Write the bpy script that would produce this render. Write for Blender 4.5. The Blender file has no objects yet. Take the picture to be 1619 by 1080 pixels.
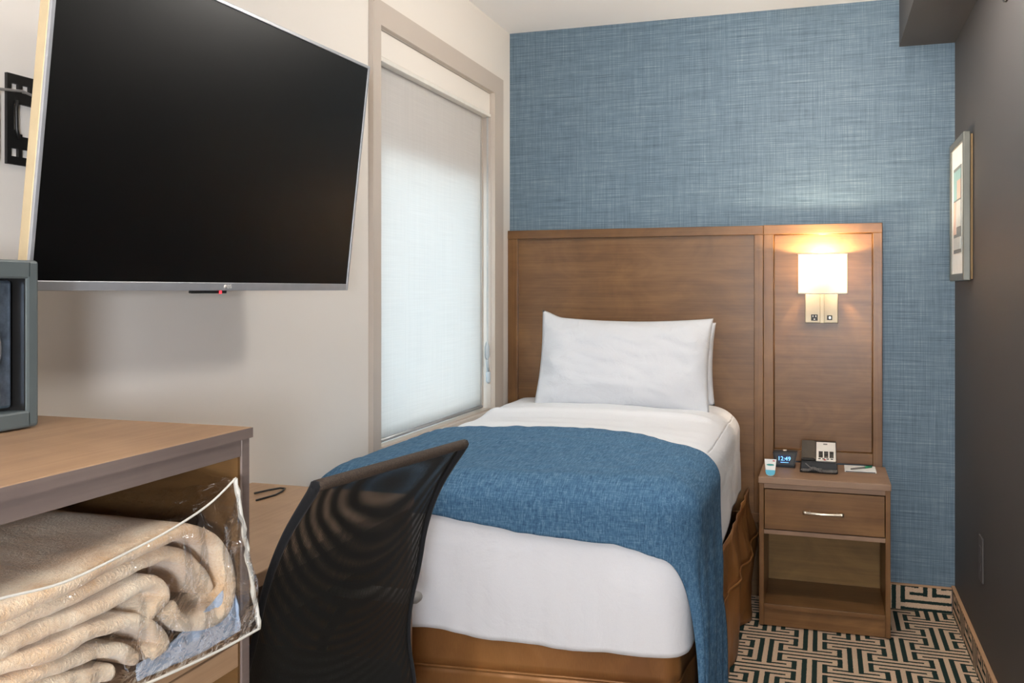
import bpy, bmesh, math, random
from mathutils import Vector, Matrix, noise
random.seed(7)
sc = bpy.context.scene
COL = sc.collection
PI = math.pi

# ------------------------------------------------------------------ camera, world, light, exposure
F_PX = 1480.0
YAW = math.atan((1302 - 809.5) / F_PX)
cam_d = bpy.data.cameras.new('camera')
cam_d.sensor_width = 36
cam_d.lens = 36 * F_PX / 1619
cam_d.shift_y = -(540 - 458) / 1619
cam_d.clip_start = 0.02
cam = bpy.data.objects.new('camera', cam_d)
COL.objects.link(cam)
cam.location = (0, 0, 1.25)
cam.rotation_euler = (PI / 2, 0, YAW)
sc.camera = cam

world = bpy.data.worlds.new('world'); sc.world = world
world.use_nodes = True
bg = world.node_tree.nodes['Background']
bg.inputs[0].default_value = (0.66, 0.85, 1.0, 1)
bg.inputs[1].default_value = 5.0

sc.view_settings.view_transform = 'Standard'
sc.view_settings.look = 'None'
sc.view_settings.gamma = 1
sc.view_settings.exposure = 0.28
sc.view_settings.use_curve_mapping = False

def lamp(name, kind, loc, energy, color, size=None, rot=(0, 0, 0), parent=None):
    d = bpy.data.lights.new(name, kind)
    d.energy = energy; d.color = color
    if kind == 'AREA':
        d.shape = 'DISK'; d.size = size
    elif size:
        d.shadow_soft_size = size
    o = bpy.data.objects.new(name, d)
    COL.objects.link(o)
    o.location = loc; o.rotation_euler = rot
    if parent:
        o.parent = parent; o.location = Vector(loc) - parent.location
    return o

# added ceiling fill panels, out of view: centre, half sizes, watts, colour
FILL_PANELS = [((-0.30, -0.45), (.40, .60), 8.0, (1.0, 0.94, 0.86))]
SCONCE_W = 13.0
FILL_GLOBE = 182.0  # strength of the added globe behind the camera
FILL_PENDANT = 50.0  # strength of the added hanging globe above the frame

# ------------------------------------------------------------------ room measures
D = 3.965; XL = -1.33; XR = 0.481; ZC = 2.393; YB = -1.9

# ------------------------------------------------------------------ materials
def lin(r, g, b):
    f = lambda c: (c / 255) / 12.92 if c / 255 <= 0.04045 else ((c / 255 + 0.055) / 1.055) ** 2.4
    return (f(r), f(g), f(b), 1)

class NT:
    def __init__(s, name):
        s.m = bpy.data.materials.new(name); s.m.use_nodes = True
        s.t = s.m.node_tree; s.n = s.t.nodes; s.l = s.t.links
        s.b = s.n['Principled BSDF']; s.out = s.n['Material Output']
    def node(s, t, **kw):
        n = s.n.new(t)
        for k, v in kw.items(): setattr(n, k, v)
        return n
    def put(s, sock, v):
        if isinstance(v, bpy.types.NodeSocket): s.l.new(v, sock)
        elif v is not None: sock.default_value = v
    def math(s, op, a, b=None, c=None):
        n = s.node('ShaderNodeMath', operation=op)
        s.put(n.inputs[0], a)
        if b is not None: s.put(n.inputs[1], b)
        if c is not None: s.put(n.inputs[2], c)
        return n.outputs[0]
    def coord(s, scale=(1, 1, 1), rot=(0, 0, 0), kind='Object'):
        tc = s.node('ShaderNodeTexCoord'); mp = s.node('ShaderNodeMapping')
        mp.inputs['Scale'].default_value = scale; mp.inputs['Rotation'].default_value = rot
        s.l.new(tc.outputs[kind], mp.inputs[0]); return mp.outputs[0]
    def noise(s, vec, scale=5, detail=4, rough=.5, dist=0):
        n = s.node('ShaderNodeTexNoise')
        s.l.new(vec, n.inputs['Vector']); n.inputs['Scale'].default_value = scale
        n.inputs['Detail'].default_value = detail; n.inputs['Roughness'].default_value = rough
        n.inputs['Distortion'].default_value = dist
        return n.outputs[0]
    def ramp(s, fac, stops):
        n = s.node('ShaderNodeValToRGB'); e = n.color_ramp.elements
        e[0].position, e[0].color = stops[0]; e[1].position, e[1].color = stops[-1]
        for p, c in stops[1:-1]:
            x = e.new(p); x.color = c
        s.l.new(fac, n.inputs[0]); return n.outputs[0]
    def mix(s, fac, a, b, mode='MIX'):
        n = s.node('ShaderNodeMix', data_type='RGBA', blend_type=mode)
        s.put(n.inputs[0], fac); s.put(n.inputs[6], a); s.put(n.inputs[7], b)
        return n.outputs[2]
    def bump(s, h, strength=.3, dist=.01):
        n = s.node('ShaderNodeBump'); n.inputs['Strength'].default_value = strength
        n.inputs['Distance'].default_value = dist
        s.l.new(h, n.inputs['Height']); s.l.new(n.outputs[0], s.b.inputs['Normal']); return n.outputs[0]
    def set(s, color=None, rough=.5, metal=0, spec=None, sheen=None):
        s.put(s.b.inputs['Base Color'], color); s.put(s.b.inputs['Roughness'], rough)
        s.b.inputs['Metallic'].default_value = metal
        if spec is not None: s.b.inputs['Specular IOR Level'].default_value = spec
        if sheen is not None: s.b.inputs['Sheen Weight'].default_value = sheen
        return s.m

def plain(name, rgb, rough=.5, metal=0, spec=None, var=.04, vs=30):
    t = NT(name)
    c = lin(*rgb); v = t.noise(t.coord(), vs, 3)
    d = tuple(x * (1 - var) for x in c[:3]) + (1,); e = tuple(min(1, x * (1 + var)) for x in c[:3]) + (1,)
    return t.set(t.ramp(v, [(.3, d), (.7, e)]), rough, metal, spec)

def wood(name, dark, mid, light, axis='X', rough=.42, scale=1.0):
    t = NT(name)
    s = {'X': (1.2, 22, 22), 'Y': (22, 1.2, 22), 'Z': (22, 22, 1.2)}[axis]
    fine = {'X': (4, 160, 160), 'Y': (160, 4, 160), 'Z': (160, 160, 4)}[axis]
    n1 = t.noise(t.coord(s), 1.0 * scale, 5, .55, .8)
    n2 = t.noise(t.coord(fine), 1.0, 3, .6)
    n3 = t.noise(t.coord((2.2, 2.2, 3.2)), 2.0, 3, .6, 1.5)
    c = t.ramp(n1, [(.25, lin(*dark)), (.5, lin(*mid)), (.78, lin(*light))])
    c = t.mix(.30, c, t.ramp(n2, [(.35, lin(*dark)), (.65, lin(*light))]))
    c = t.mix(.35, c, t.ramp(n3, [(.3, lin(*dark)), (.5, lin(*mid)), (.7, lin(*light))]))
    t.bump(n2, .08, .002)
    return t.set(c, rough, spec=.5)

def paint(name, rgb, rough=.7, bump=.05):
    t = NT(name)
    n = t.noise(t.coord(), 180, 2)
    t.bump(n, bump, .002)
    return t.set(lin(*rgb), rough)

def wallpaper():
    t = NT('blue_woven_wallpaper')
    h = t.noise(t.coord((5.0, 5.0, 330)), 1, 4, .7)
    v = t.noise(t.coord((360, 360, 6.0)), 1, 4, .7)
    big = t.noise(t.coord((1, 1, 1)), 26, 3, .6)
    a = t.math('ADD', t.math('MULTIPLY', h, .55), t.math('MULTIPLY', v, .35))
    a = t.math('ADD', a, t.math('MULTIPLY', big, .10))
    c = t.ramp(a, [(.36, lin(62, 82, 98)), (.47, lin(88, 110, 126)), (.54, lin(102, 123, 138)), (.66, lin(136, 153, 162))])
    t.bump(a, .25, .002)
    return t.set(c, .55)

def carpet(up='Y', x0=.0, y0=0.0):
    """interlocked key pattern: column pitch .145, row .015, half-drop columns"""
    t = NT('key_pattern_carpet_' + up.lower())
    tc = t.node('ShaderNodeTexCoord'); sp = t.node('ShaderNodeSeparateXYZ')
    dn = t.node('ShaderNodeTexNoise'); dn.inputs['Scale'].default_value = 240; dn.inputs['Detail'].default_value = 2
    t.l.new(tc.outputs['Object'], dn.inputs['Vector'])
    wob = t.math('MULTIPLY', t.math('SUBTRACT', dn.outputs[0], .5), .35)
    t.l.new(tc.outputs['Object'], sp.inputs[0])
    a = {'Y': 0, 'ZX': 0, 'ZY': 1}[up]; b = {'Y': 1, 'ZX': 2, 'ZY': 2}[up]
    A = t.math('SUBTRACT', sp.outputs[a], x0); B = t.math('SUBTRACT', sp.outputs[b], y0)
    unit = .1455 / 9; row = .0151
    col = t.math('ROUND', t.math('DIVIDE', A, .1455))
    fx = t.math('ABSOLUTE', t.math('SUBTRACT', t.math('DIVIDE', A, unit), t.math('MULTIPLY', col, 9.0)))
    par = t.math('MODULO', t.math('ABSOLUTE', col), 2.0)
    fy = t.math('ADD', t.math('DIVIDE', B, row), t.math('MULTIPLY', par, 10.0))
    fy = t.math('PINGPONG', t.math('ADD', fy, 2000.0), 10.0)
    fx = t.math('ADD', fx, wob); fy = t.math('ADD', fy, wob)
    eq = lambda v, c, h=.5: t.math('COMPARE', v, c, h)
    gt = lambda v, c: t.math('GREATER_THAN', v, c)
    mul = lambda p, q: t.math('MULTIPLY', p, q)
    mx = lambda p, q: t.math('MAXIMUM', p, q)
    d = eq(fy, 1, .38)
    d = mx(d, mul(eq(fy, 3, .38), gt(fx, .5)))
    d = mx(d, mul(eq(fx, 1), gt(fy, 2.5)))
    d = mx(d, mul(eq(fx, 3), eq(fy, 7, 2.5)))
    d = mx(d, mul(gt(fx, 3.5), mx(eq(fy, 5, .38), eq(fy, 9, .38))))
    pile = t.noise(t.coord(), 420, 3, .7)
    cream = t.ramp(pile, [(.3, lin(176, 148, 122)), (.7, lin(238, 210, 182))])
    dark = t.ramp(pile, [(.3, lin(14, 24, 24)), (.7, lin(52, 72, 66))])
    t.bump(pile, .6, .004)
    return t.set(t.mix(d, cream, dark), .95, spec=.1)

def cloth(name, rgb, wrinkle=.25, rough=.85, sc1=6, weave=600, var=.03):
    t = NT(name)
    n = t.noise(t.coord((1, .6, 1)), sc1, 5, .55, .6)
    w = t.noise(t.coord(), weave, 2)
    h = t.math('ADD', n, t.math('MULTIPLY', w, .04))
    t.bump(h, wrinkle, .02)
    c = lin(*rgb)
    return t.set(t.ramp(w, [(.3, tuple(x * (1 - var) for x in c[:3]) + (1,)), (.7, c)]), rough, spec=.2, sheen=.1)

def denim():
    t = NT('blue_chambray_fabric')
    a = t.noise(t.coord((330, 28, 60)), 1, 4, .7)
    b = t.noise(t.coord((26, 330, 330)), 1, 4, .7)
    s = t.math('ADD', t.math('MULTIPLY', a, .6), t.math('MULTIPLY', b, .4))
    c = t.ramp(s, [(.34, lin(44, 76, 104)), (.5, lin(72, 108, 138)), (.68, lin(116, 148, 172))])
    n = t.noise(t.coord((1, 1, 1)), 9, 5, .6, .5)
    t.bump(t.math('ADD', t.math('MULTIPLY', s, .12), n), .35, .012)
    return t.set(c, .9, spec=.15)

def satin(name, dark, light):
    t = NT(name)
    n = t.noise(t.coord((1, 1, .8)), 4, 3, .5, .3)
    w = t.noise(t.coord((500, 500, 60)), 1, 2)
    c = t.ramp(t.math('ADD', t.math('MULTIPLY', w, .12), t.math('MULTIPLY', n, .88)), [(.35, lin(*dark)), (.65, lin(*light))])
    t.bump(n, .45, .03)
    return t.set(c, .38, metal=.3)

def fleece(name, lo, hi):
    t = NT(name)
    n = t.noise(t.coord((1, 1, 1)), 11, 4, .6, .5)
    p = t.noise(t.coord(), 260, 3, .7)
    c = t.mix(.35, t.ramp(n, [(.35, lin(*lo)), (.62, lin(*hi))]), t.ramp(p, [(.3, lin(*lo)), (.7, lin(*hi))]))
    t.bump(p, .6, .006)
    return t.set(c, .95, spec=.1, sheen=.6)

def film():
    t = NT('clear_plastic_film')
    g = t.node('ShaderNodeBsdfGlossy'); g.inputs['Roughness'].default_value = .10
    g.inputs['Color'].default_value = (.95, .97, 1, 1)
    tr = t.node('ShaderNodeBsdfTransparent'); tr.inputs[0].default_value = (.985, .985, .98, 1)
    fr = t.node('ShaderNodeLayerWeight'); fr.inputs[0].default_value = .2
    n = t.noise(t.coord((1, 1, 1)), 42, 3, .5, .6)
    bp = t.node('ShaderNodeBump'); bp.inputs['Strength'].default_value = .8; bp.inputs['Distance'].default_value = .012
    t.l.new(n, bp.inputs['Height']); t.l.new(bp.outputs[0], g.inputs['Normal'])
    f = t.math('MINIMUM', t.math('ADD', t.math('MULTIPLY', fr.outputs['Fresnel'], 1.0), .085), .5)
    mx = t.node('ShaderNodeMixShader')
    t.l.new(f, mx.inputs[0]); t.l.new(tr.outputs[0], mx.inputs[1]); t.l.new(g.outputs[0], mx.inputs[2])
    t.l.new(mx.outputs[0], t.out.inputs[0]); return t.m

def pane_mat():
    t = NT('window_glass')
    g = t.node('ShaderNodeBsdfGlossy'); g.inputs['Roughness'].default_value = .02
    tr = t.node('ShaderNodeBsdfTransparent'); tr.inputs[0].default_value = (.94, .97, .97, 1)
    mx = t.node('ShaderNodeMixShader'); mx.inputs[0].default_value = .06
    t.l.new(tr.outputs[0], mx.inputs[1]); t.l.new(g.outputs[0], mx.inputs[2])
    t.l.new(mx.outputs[0], t.out.inputs[0]); return t.m

def translucent(name, rgb, trans, rough=.9, weave=0):
    t = NT(name)
    d = t.node('ShaderNodeBsdfDiffuse'); tl = t.node('ShaderNodeBsdfTranslucent')
    col = lin(*rgb)
    if weave:
        w = t.math('ADD', t.math('MULTIPLY', t.noise(t.coord((4, 4, 300)), 1, 3), .5), t.math('MULTIPLY', t.noise(t.coord((300, 300, 4)), 1, 3), .5))
        cc = t.ramp(w, [(.3, tuple(x * (1 - weave) for x in col[:3]) + (1,)), (.7, col)])
        t.l.new(cc, d.inputs[0]); t.l.new(cc, tl.inputs[0])
    else:
        d.inputs[0].default_value = col; tl.inputs[0].default_value = col
    mx = t.node('ShaderNodeMixShader'); mx.inputs[0].default_value = trans
    t.l.new(d.outputs[0], mx.inputs[1]); t.l.new(tl.outputs[0], mx.inputs[2])
    t.l.new(mx.outputs[0], t.out.inputs[0]); return t.m

def chair_mesh_mat(name, ang, hole=.30):
    """knitted mesh fabric: fine stripes of open holes"""
    t = NT(name)
    tc = t.node('ShaderNodeTexCoord'); sp = t.node('ShaderNodeSeparateXYZ')
    t.l.new(tc.outputs['UV'], sp.inputs[0])
    u = t.math('ADD', t.math('MULTIPLY', sp.outputs[0], math.cos(ang)), t.math('MULTIPLY', sp.outputs[1], math.sin(ang)))
    v = sp.outputs[1]
    fu = t.math('FRACT', t.math('DIVIDE', u, .0036)); fv = t.math('FRACT', t.math('DIVIDE', v, .0022))
    h = t.math('MULTIPLY', t.math('LESS_THAN', fu, hole + .08), t.math('LESS_THAN', fv, .72))
    tr = t.node('ShaderNodeBsdfTransparent')
    t.set(lin(22, 24, 23), .6, spec=.35)
    mx = t.node('ShaderNodeMixShader')
    t.l.new(h, mx.inputs[0]); t.l.new(t.b.outputs[0], mx.inputs[1]); t.l.new(tr.outputs[0], mx.inputs[2])
    t.l.new(mx.outputs[0], t.out.inputs[0]); return t.m

def glow(name, rgb, strength):
    t = NT(name)
    t.b.inputs['Base Color'].default_value = lin(*rgb)
    t.b.inputs['Emission Color'].default_value = lin(*rgb); t.b.inputs['Emission Strength'].default_value = strength
    return t.m

M = {}
M['blue'] = wallpaper()
M['cream_wall'] = paint('warm_cream_paint', (232, 225, 216))
M['ceil'] = paint('white_ceiling_paint', (250, 248, 246), .8)
M['dark_wall'] = paint('charcoal_paint', (66, 62, 60), .6)
M['carpet'] = carpet('Y', .1010, 3.510)
M['carpet_b'] = carpet('ZX', .391, .02)
M['carpet_r'] = carpet('ZY', .05, .02)
M['tan_edge'] = plain('tan_edge_strip', (176, 138, 104), .6)
M['taupe'] = paint('taupe_window_paint', (196, 184, 172), .45)
M['hb'] = wood('stained_maple_veneer', (84, 54, 27), (113, 78, 44), (137, 100, 60), 'X', .33)
M['hbp'] = wood('varnished_maple_veneer', (84, 54, 27), (113, 78, 44), (137, 100, 60), 'X', .33)
M['hbp'].node_tree.nodes['Principled BSDF'].inputs['Coat Weight'].default_value = .15
M['hbp'].node_tree.nodes['Principled BSDF'].inputs['Coat Roughness'].default_value = .2
M['hbz'] = wood('stained_maple_veneer_upright', (84, 54, 27), (113, 78, 44), (137, 100, 60), 'Z', .33)
M['lam'] = wood('walnut_laminate', (132, 102, 76), (158, 126, 96), (176, 144, 112), 'Y', .40)
M['lamx'] = wood('walnut_laminate_crosswise', (118, 90, 68), (142, 112, 88), (158, 128, 104), 'X', .42)
M['edge'] = wood('grey_brown_edge_band', (92, 80, 76), (108, 94, 88), (122, 108, 100), 'Y', .45)
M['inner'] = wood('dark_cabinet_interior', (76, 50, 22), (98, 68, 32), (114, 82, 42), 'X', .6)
M['nback'] = wood('golden_brown_back_board', (104, 76, 36), (130, 98, 50), (150, 116, 64), 'X', .6)
M['sheet'] = cloth('white_cotton_sheet', (231, 232, 235), .4)
M['pillow'] = cloth('white_cotton_pillowcase', (214, 216, 220), .6, sc1=9)
M['denim'] = denim()
M['satin'] = satin('bronze_brown_satin', (124, 82, 46), (172, 120, 68))
M['fleece'] = fleece('tan_fleece', (214, 170, 122), (252, 236, 210))
M['film'] = film()
M['glass'] = pane_mat()
M['shade'] = translucent('roller_shade_fabric', (236, 233, 230), .40, weave=.10)
M['lampshade'] = translucent('white_linen_lampshade', (244, 238, 228), .55, weave=.05)
M['mesh1'] = chair_mesh_mat('black_mesh_outer', .00)
M['mesh2'] = chair_mesh_mat('black_mesh_inner', .13)
M['blackp'] = plain('black_plastic', (26, 27, 27), .42)
M['greyp'] = plain('grey_plastic', (120, 116, 112), .5)
M['trimrib'] = plain('brown_black_ribbing', (62, 50, 40), .8, var=.4, vs=400)
M['seatf'] = cloth('black_seat_fabric', (28, 28, 30), .1)
M['nickel'] = plain('satin_nickel', (206, 196, 180), .28, metal=1)
M['plate'] = plain('brushed_nickel_plate', (188, 178, 156), .5, metal=.55)
M['champ'] = plain('champagne_metal_bezel', (214, 196, 160), .35, metal=.55)
M['silver'] = plain('silver_bezel', (176, 178, 182), .35, metal=.45)
M['screen'] = NT('black_glossy_screen').set((.0012, .0012, .0013, 1), .35, spec=.2)
M['whitep'] = plain('white_plastic', (226, 222, 214), .45)
M['paper'] = plain('white_paper', (240, 240, 236), .7)
M['gunmetal'] = plain('dark_grey_painted_steel', (84, 92, 92), .42)
M['steel'] = plain('brushed_steel_door', (150, 168, 188), .32, metal=.9, var=.25, vs=90)
M['blackm'] = plain('black_painted_metal', (24, 23, 22), .45)
M['phonegrey'] = plain('charcoal_phone_plastic', (56, 54, 52), .4)
M['teal'] = plain('teal_ink', (40, 150, 140), .6)
M['cyan'] = plain('light_blue_ink', (96, 186, 214), .6)
M['red'] = plain('red_ink', (190, 40, 50), .5)
M['green'] = plain('green_ink', (36, 140, 96), .5)
M['bead'] = plain('frosted_clear_plastic', (188, 198, 204), .3)
M['frame'] = plain('grey_picture_frame', (112, 112, 104), .35, metal=.3)
M['gold'] = plain('gold_frame_edge', (140, 112, 72), .6)
M['outlet'] = plain('grey_wall_plate', (74, 70, 69), .5)
M['lcd'] = glow('blue_lcd_digits', (120, 190, 255), 1.6)
M['lcdback'] = plain('dark_blue_lcd', (24, 44, 74), .3)
M['bulb'] = glow('warm_bulb', (255, 222, 170), 12)
M['globe'] = glow('fill_globe_glow', (240, 246, 255), FILL_GLOBE)
M['pendant'] = glow('fill_pendant_glow', (255, 250, 242), FILL_PENDANT)
M['diff'] = glow('fill_panel_diffuser', (255, 236, 214), 2.0)
M['redled'] = glow('red_led', (255, 40, 50), 3)

# ------------------------------------------------------------------ mesh helpers (world coordinates, object origin subtracted)
class MB:
    def __init__(s):
        s.bm = bmesh.new(); s.mats = []
        s.uv = None
    def mi(s, m):
        if m not in s.mats: s.mats.append(m)
        return s.mats.index(m)
    def _merge(s, tmp, mat=None, smooth=False, mtx=None):
        idx = s.mi(mat) if mat else 0
        vm = {}
        for v in tmp.verts:
            co = mtx @ v.co if mtx else v.co
            vm[v] = s.bm.verts.new(co)
        for f in tmp.faces:
            try:
                nf = s.bm.faces.new([vm[v] for v in f.verts])
                nf.material_index = idx; nf.smooth = smooth
            except ValueError: pass
        tmp.free()
    def box(s, x0, x1, y0, y1, z0, z1, bev=.0, mat=None, mtx=None, seg=2):
        t = bmesh.new()
        bmesh.ops.create_cube(t, size=1)
        for v in t.verts:
            v.co = ((x0 + x1) / 2 + v.co.x * (x1 - x0), (y0 + y1) / 2 + v.co.y * (y1 - y0), (z0 + z1) / 2 + v.co.z * (z1 - z0))
        if bev:
            bmesh.ops.bevel(t, geom=t.edges[:], offset=bev, segments=seg, profile=.5, affect='EDGES')
        s._merge(t, mat, False, mtx); return s
    def tube(s, pts, r, n=10, mat=None, cap=True, smooth=True):
        pts = [Vector(p) for p in pts]; rs = r if isinstance(r, (list, tuple)) else [r] * len(pts)
        t = bmesh.new(); rings = []; ref = None
        for i, p in enumerate(pts):
            d = (pts[min(i + 1, len(pts) - 1)] - pts[max(i - 1, 0)]).normalized()
            if ref is None: ref = d.orthogonal().normalized()
            a = (ref - d * ref.dot(d)).normalized(); b = d.cross(a); ref = a
            rings.append([t.verts.new(p + (a * math.cos(2 * PI * k / n) + b * math.sin(2 * PI * k / n)) * rs[i]) for k in range(n)])
        for i in range(len(rings) - 1):
            for k in range(n):
                t.faces.new([rings[i][k], rings[i][(k + 1) % n], rings[i + 1][(k + 1) % n], rings[i + 1][k]])
        if cap:
            t.faces.new(rings[0][::-1]); t.faces.new(rings[-1])
        s._merge(t, mat, smooth); return s
    def lathe(s, c, prof, axis='Z', n=24, mat=None, smooth=True):
        """prof: list of (radius, height) along axis from c"""
        t = bmesh.new(); rings = []
        for r, h in prof:
            ring = []
            for k in range(n):
                a = 2 * PI * k / n; u, v = max(r, 1e-5) * math.cos(a), max(r, 1e-5) * math.sin(a)
                p = {'Z': (u, v, h), 'X': (h, u, v), 'Y': (u, h, v)}[axis]
                ring.append(t.verts.new(Vector(c) + Vector(p)))
            rings.append(ring)
        for i in range(len(rings) - 1):
            for k in range(n):
                t.faces.new([rings[i][k], rings[i][(k + 1) % n], rings[i + 1][(k + 1) % n], rings[i + 1][k]])
        t.faces.new(rings[0][::-1]); t.faces.new(rings[-1])
        bmesh.ops.recalc_face_normals(t, faces=t.faces)
        s._merge(t, mat, smooth); return s
    def prism(s, poly, axis, a, b, mat=None, smooth=False):
        """poly in the two other axes, extruded along axis from a to b"""
        t = bmesh.new()
        def P(u, v, w): return {'X': (w, u, v), 'Y': (u, w, v), 'Z': (u, v, w)}[axis]
        lo = [t.verts.new(P(u, v, a)) for u, v in poly]; hi = [t.verts.new(P(u, v, b)) for u, v in poly]
        t.faces.new(lo[::-1]); t.faces.new(hi)
        n = len(poly)
        for i in range(n): t.faces.new([lo[i], lo[(i + 1) % n], hi[(i + 1) % n], hi[i]])
        bmesh.ops.recalc_face_normals(t, faces=t.faces)
        s._merge(t, mat, smooth); return s
    def grid(s, fn, nu, nv, mat=None, smooth=True, uvf=None):
        idx = s.mi(mat) if mat else 0
        g = [[s.bm.verts.new(fn(i / nu, j / nv)) for j in range(nv + 1)] for i in range(nu + 1)]
        if uvf and s.uv is None: s.uv = s.bm.loops.layers.uv.new('UVMap')
        for i in range(nu):
            for j in range(nv):
                f = s.bm.faces.new([g[i][j], g[i + 1][j], g[i + 1][j + 1], g[i][j + 1]])
                f.smooth = smooth; f.material_index = idx
                if uvf:
                    for lp, (a, b) in zip(f.loops, [(i, j), (i + 1, j), (i + 1, j + 1), (i, j + 1)]):
                        lp[s.uv].uv = uvf(a / nu, b / nv)
        return s
    def text(s, body, size, mtx, mat, depth=.0004, align='CENTER'):
        cu = bpy.data.curves.new('t', 'FONT'); cu.body = body; cu.size = size; cu.extrude = depth
        cu.align_x = align; cu.align_y = 'CENTER'; cu.resolution_u = 3
        o = bpy.data.objects.new('t', cu); COL.objects.link(o)
        bpy.context.view_layer.update()
        me = bpy.data.meshes.new_from_object(o.evaluated_get(bpy.context.evaluated_depsgraph_get()))
        t = bmesh.new(); t.from_mesh(me); s._merge(t, mat, False, mtx)
        bpy.data.objects.remove(o); bpy.data.curves.remove(cu); bpy.data.meshes.remove(me); return s
    def build(s, name, mat=None, parent=None, loc=None, recalc=True):
        if recalc: bmesh.ops.recalc_face_normals(s.bm, faces=s.bm.faces)
        base = Vector((0, 0, 0))
        if loc is not None: base = Vector(loc)
        elif parent is not None: base = world_loc(parent)
        for v in s.bm.verts: v.co -= base
        me = bpy.data.meshes.new(name); s.bm.to_mesh(me); s.bm.free()
        for m in (s.mats or [mat]): me.materials.append(m)
        o = bpy.data.objects.new(name, me); COL.objects.link(o)
        if parent is not None: o.parent = parent
        elif loc is not None: o.location = base
        return o

def world_loc(o):
    v = Vector(o.location)
    while o.parent: o = o.parent; v += o.location
    return v

def tag(o, label, cat, group=None, kind=None):
    o['label'] = label; o['category'] = cat
    if group: o['group'] = group
    if kind: o['kind'] = kind
    return o

def thing(name, loc, label, cat, group=None):
    o = bpy.data.objects.new(name, None); o.empty_display_size = .1
    COL.objects.link(o); o.location = loc
    return tag(o, label, cat, group)

def struct(o):
    o['kind'] = 'structure'; return o

def solid(o, th, offset=-1):
    m = o.modifiers.new('thickness', 'SOLIDIFY'); m.thickness = th; m.offset = offset; return o

def sub(o, lv=1):
    m = o.modifiers.new('smooth', 'SUBSURF'); m.levels = lv; m.render_levels = lv; return o

def nz(x, y, z=0): return noise.noise(Vector((x, y, z)))
def sstep(a, b, x):
    t = max(0, min(1, (x - a) / (b - a))); return t * t * (3 - 2 * t)
def lerp_pts(pts, t):
    """piecewise-smooth lookup: pts sorted by first value"""
    if t <= pts[0][0]: return pts[0][1]
    for (a, va), (b, vb) in zip(pts, pts[1:]):
        if t <= b: return va + (vb - va) * (t - a) / (b - a)
    return pts[-1][1]

# ------------------------------------------------------------------ the room shell
struct(MB().box(XL - .2, XR + .15, YB - .1, D + .1, -.1, 0).build('floor', M['carpet']))
struct(MB().box(XL - .2, XR + .15, YB - .1, D + .1, ZC, ZC + .1).build('ceiling', M['ceil']))
struct(MB().box(XL - .2, XR + .15, D, D + .1, 0, ZC).build('wall_back', M['blue']))
struct(MB().box(XR, XR + .12, YB, D, 0, ZC).build('wall_right', M['dark_wall']))
struct(MB().box(XL - .2, XR + .12, YB - .1, YB, 0, ZC).build('wall_front', M['cream_wall']))
# left wall with the window opening
WY0, WY1, WZ0, WZ1 = 2.650, 3.735, .745, 2.079
XO = XL - .055       # back of the shade niche
XW = XL - .20
w = MB()
w.box(XW, XL, YB, WY0, 0, ZC); w.box(XW, XL, WY1, D, 0, ZC)
w.box(XW, XL, WY0, WY1, WZ1, ZC); w.box(XW, XL, WY0, WY1, 0, WZ0)
w.box(XW, XO, WY0, WY1, 1.705, WZ1)          # added unseen header, blocks daylight behind the upper part of the shade
w.box(XW, XO, WY0, WY0 + .02, WZ0, 1.705); w.box(XW, XO, WY1 - .045, WY1, WZ0, 1.705)
struct(w.build('wall_left', M['cream_wall']))
# soffit running along the right wall
struct(MB().box(.282, XR, YB, D, 2.203, ZC).build('trim_1', M['dark_wall']))

# window casing, frame, glass
win = bpy.data.objects.new('window_1', None); COL.objects.link(win); win.location = (XL, WY0, WZ0); struct(win)
c = MB(); XF = XL + .017
c.box(XL, XF, 2.596, WY0, WZ0, WZ1)
c.box(XL, XF, WY1 - .015, 3.828, WZ0, WZ1)
c.box(XL, XF, 2.596, 3.828, WZ1, 2.155)
c.box(XL, XF, 2.596, 3.828, WZ0 - .06, WZ0)
c.build('casing', M['taupe'], win)
c = MB()
c.box(XO - .001, XL, WY0, WY0 + .003, WZ0, WZ1); c.box(XO - .001, XL, WY1 - .017, WY1, WZ0, WZ1, .001)
c.box(XO - .001, XO + .006, WY1 - .05, WY1 - .017, WZ0, WZ1 - .1, .001)
c.box(XO + .006, XO + .018, WY1 - .028, WY1 - .017, WZ0, WZ1 - .1, .001)
c.box(XO - .001, XL, WY0, WY1, WZ0 - .002, WZ0 + .006, .001)
c.build('window_jamb', M['taupe'], win)
c = MB()
for a, b, z0, z1 in ((WY0 + .02, WY0 + .06, WZ0, 1.705), (WY1 - .085, WY1 - .045, WZ0, 1.705), (WY0 + .02, WY1 - .045, WZ0, WZ0 + .03), (WY0 + .02, WY1 - .045, 1.68, 1.705)):
    c.box(XW + .05, XW + .09, a, b, z0, z1, .003)
c.build('window_frame', M['whitep'], win)
MB().box(XW + .066, XW + .072, WY0 + .05, WY1 - .08, WZ0 + .02, 1.69).build('glass_pane', M['glass'], win)

# carpeted baseboards with a tan cap
b = struct(MB().box(.22, XR - .012, D - .010, D, 0, .094, .002).build('baseboard_back', M['carpet_b']))
MB().box(-.3, XR - .008, D - .013, D, .094, .101, .002).build('cap_strip', M['tan_edge'], b)
b = struct(MB().box(XR - .010, XR, YB, D, 0, .100, .002).build('baseboard_right', M['carpet_r']))
MB().box(XR - .013, XR, YB, D, .100, .108, .002).build('cap_strip', M['tan_edge'], b)

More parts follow.
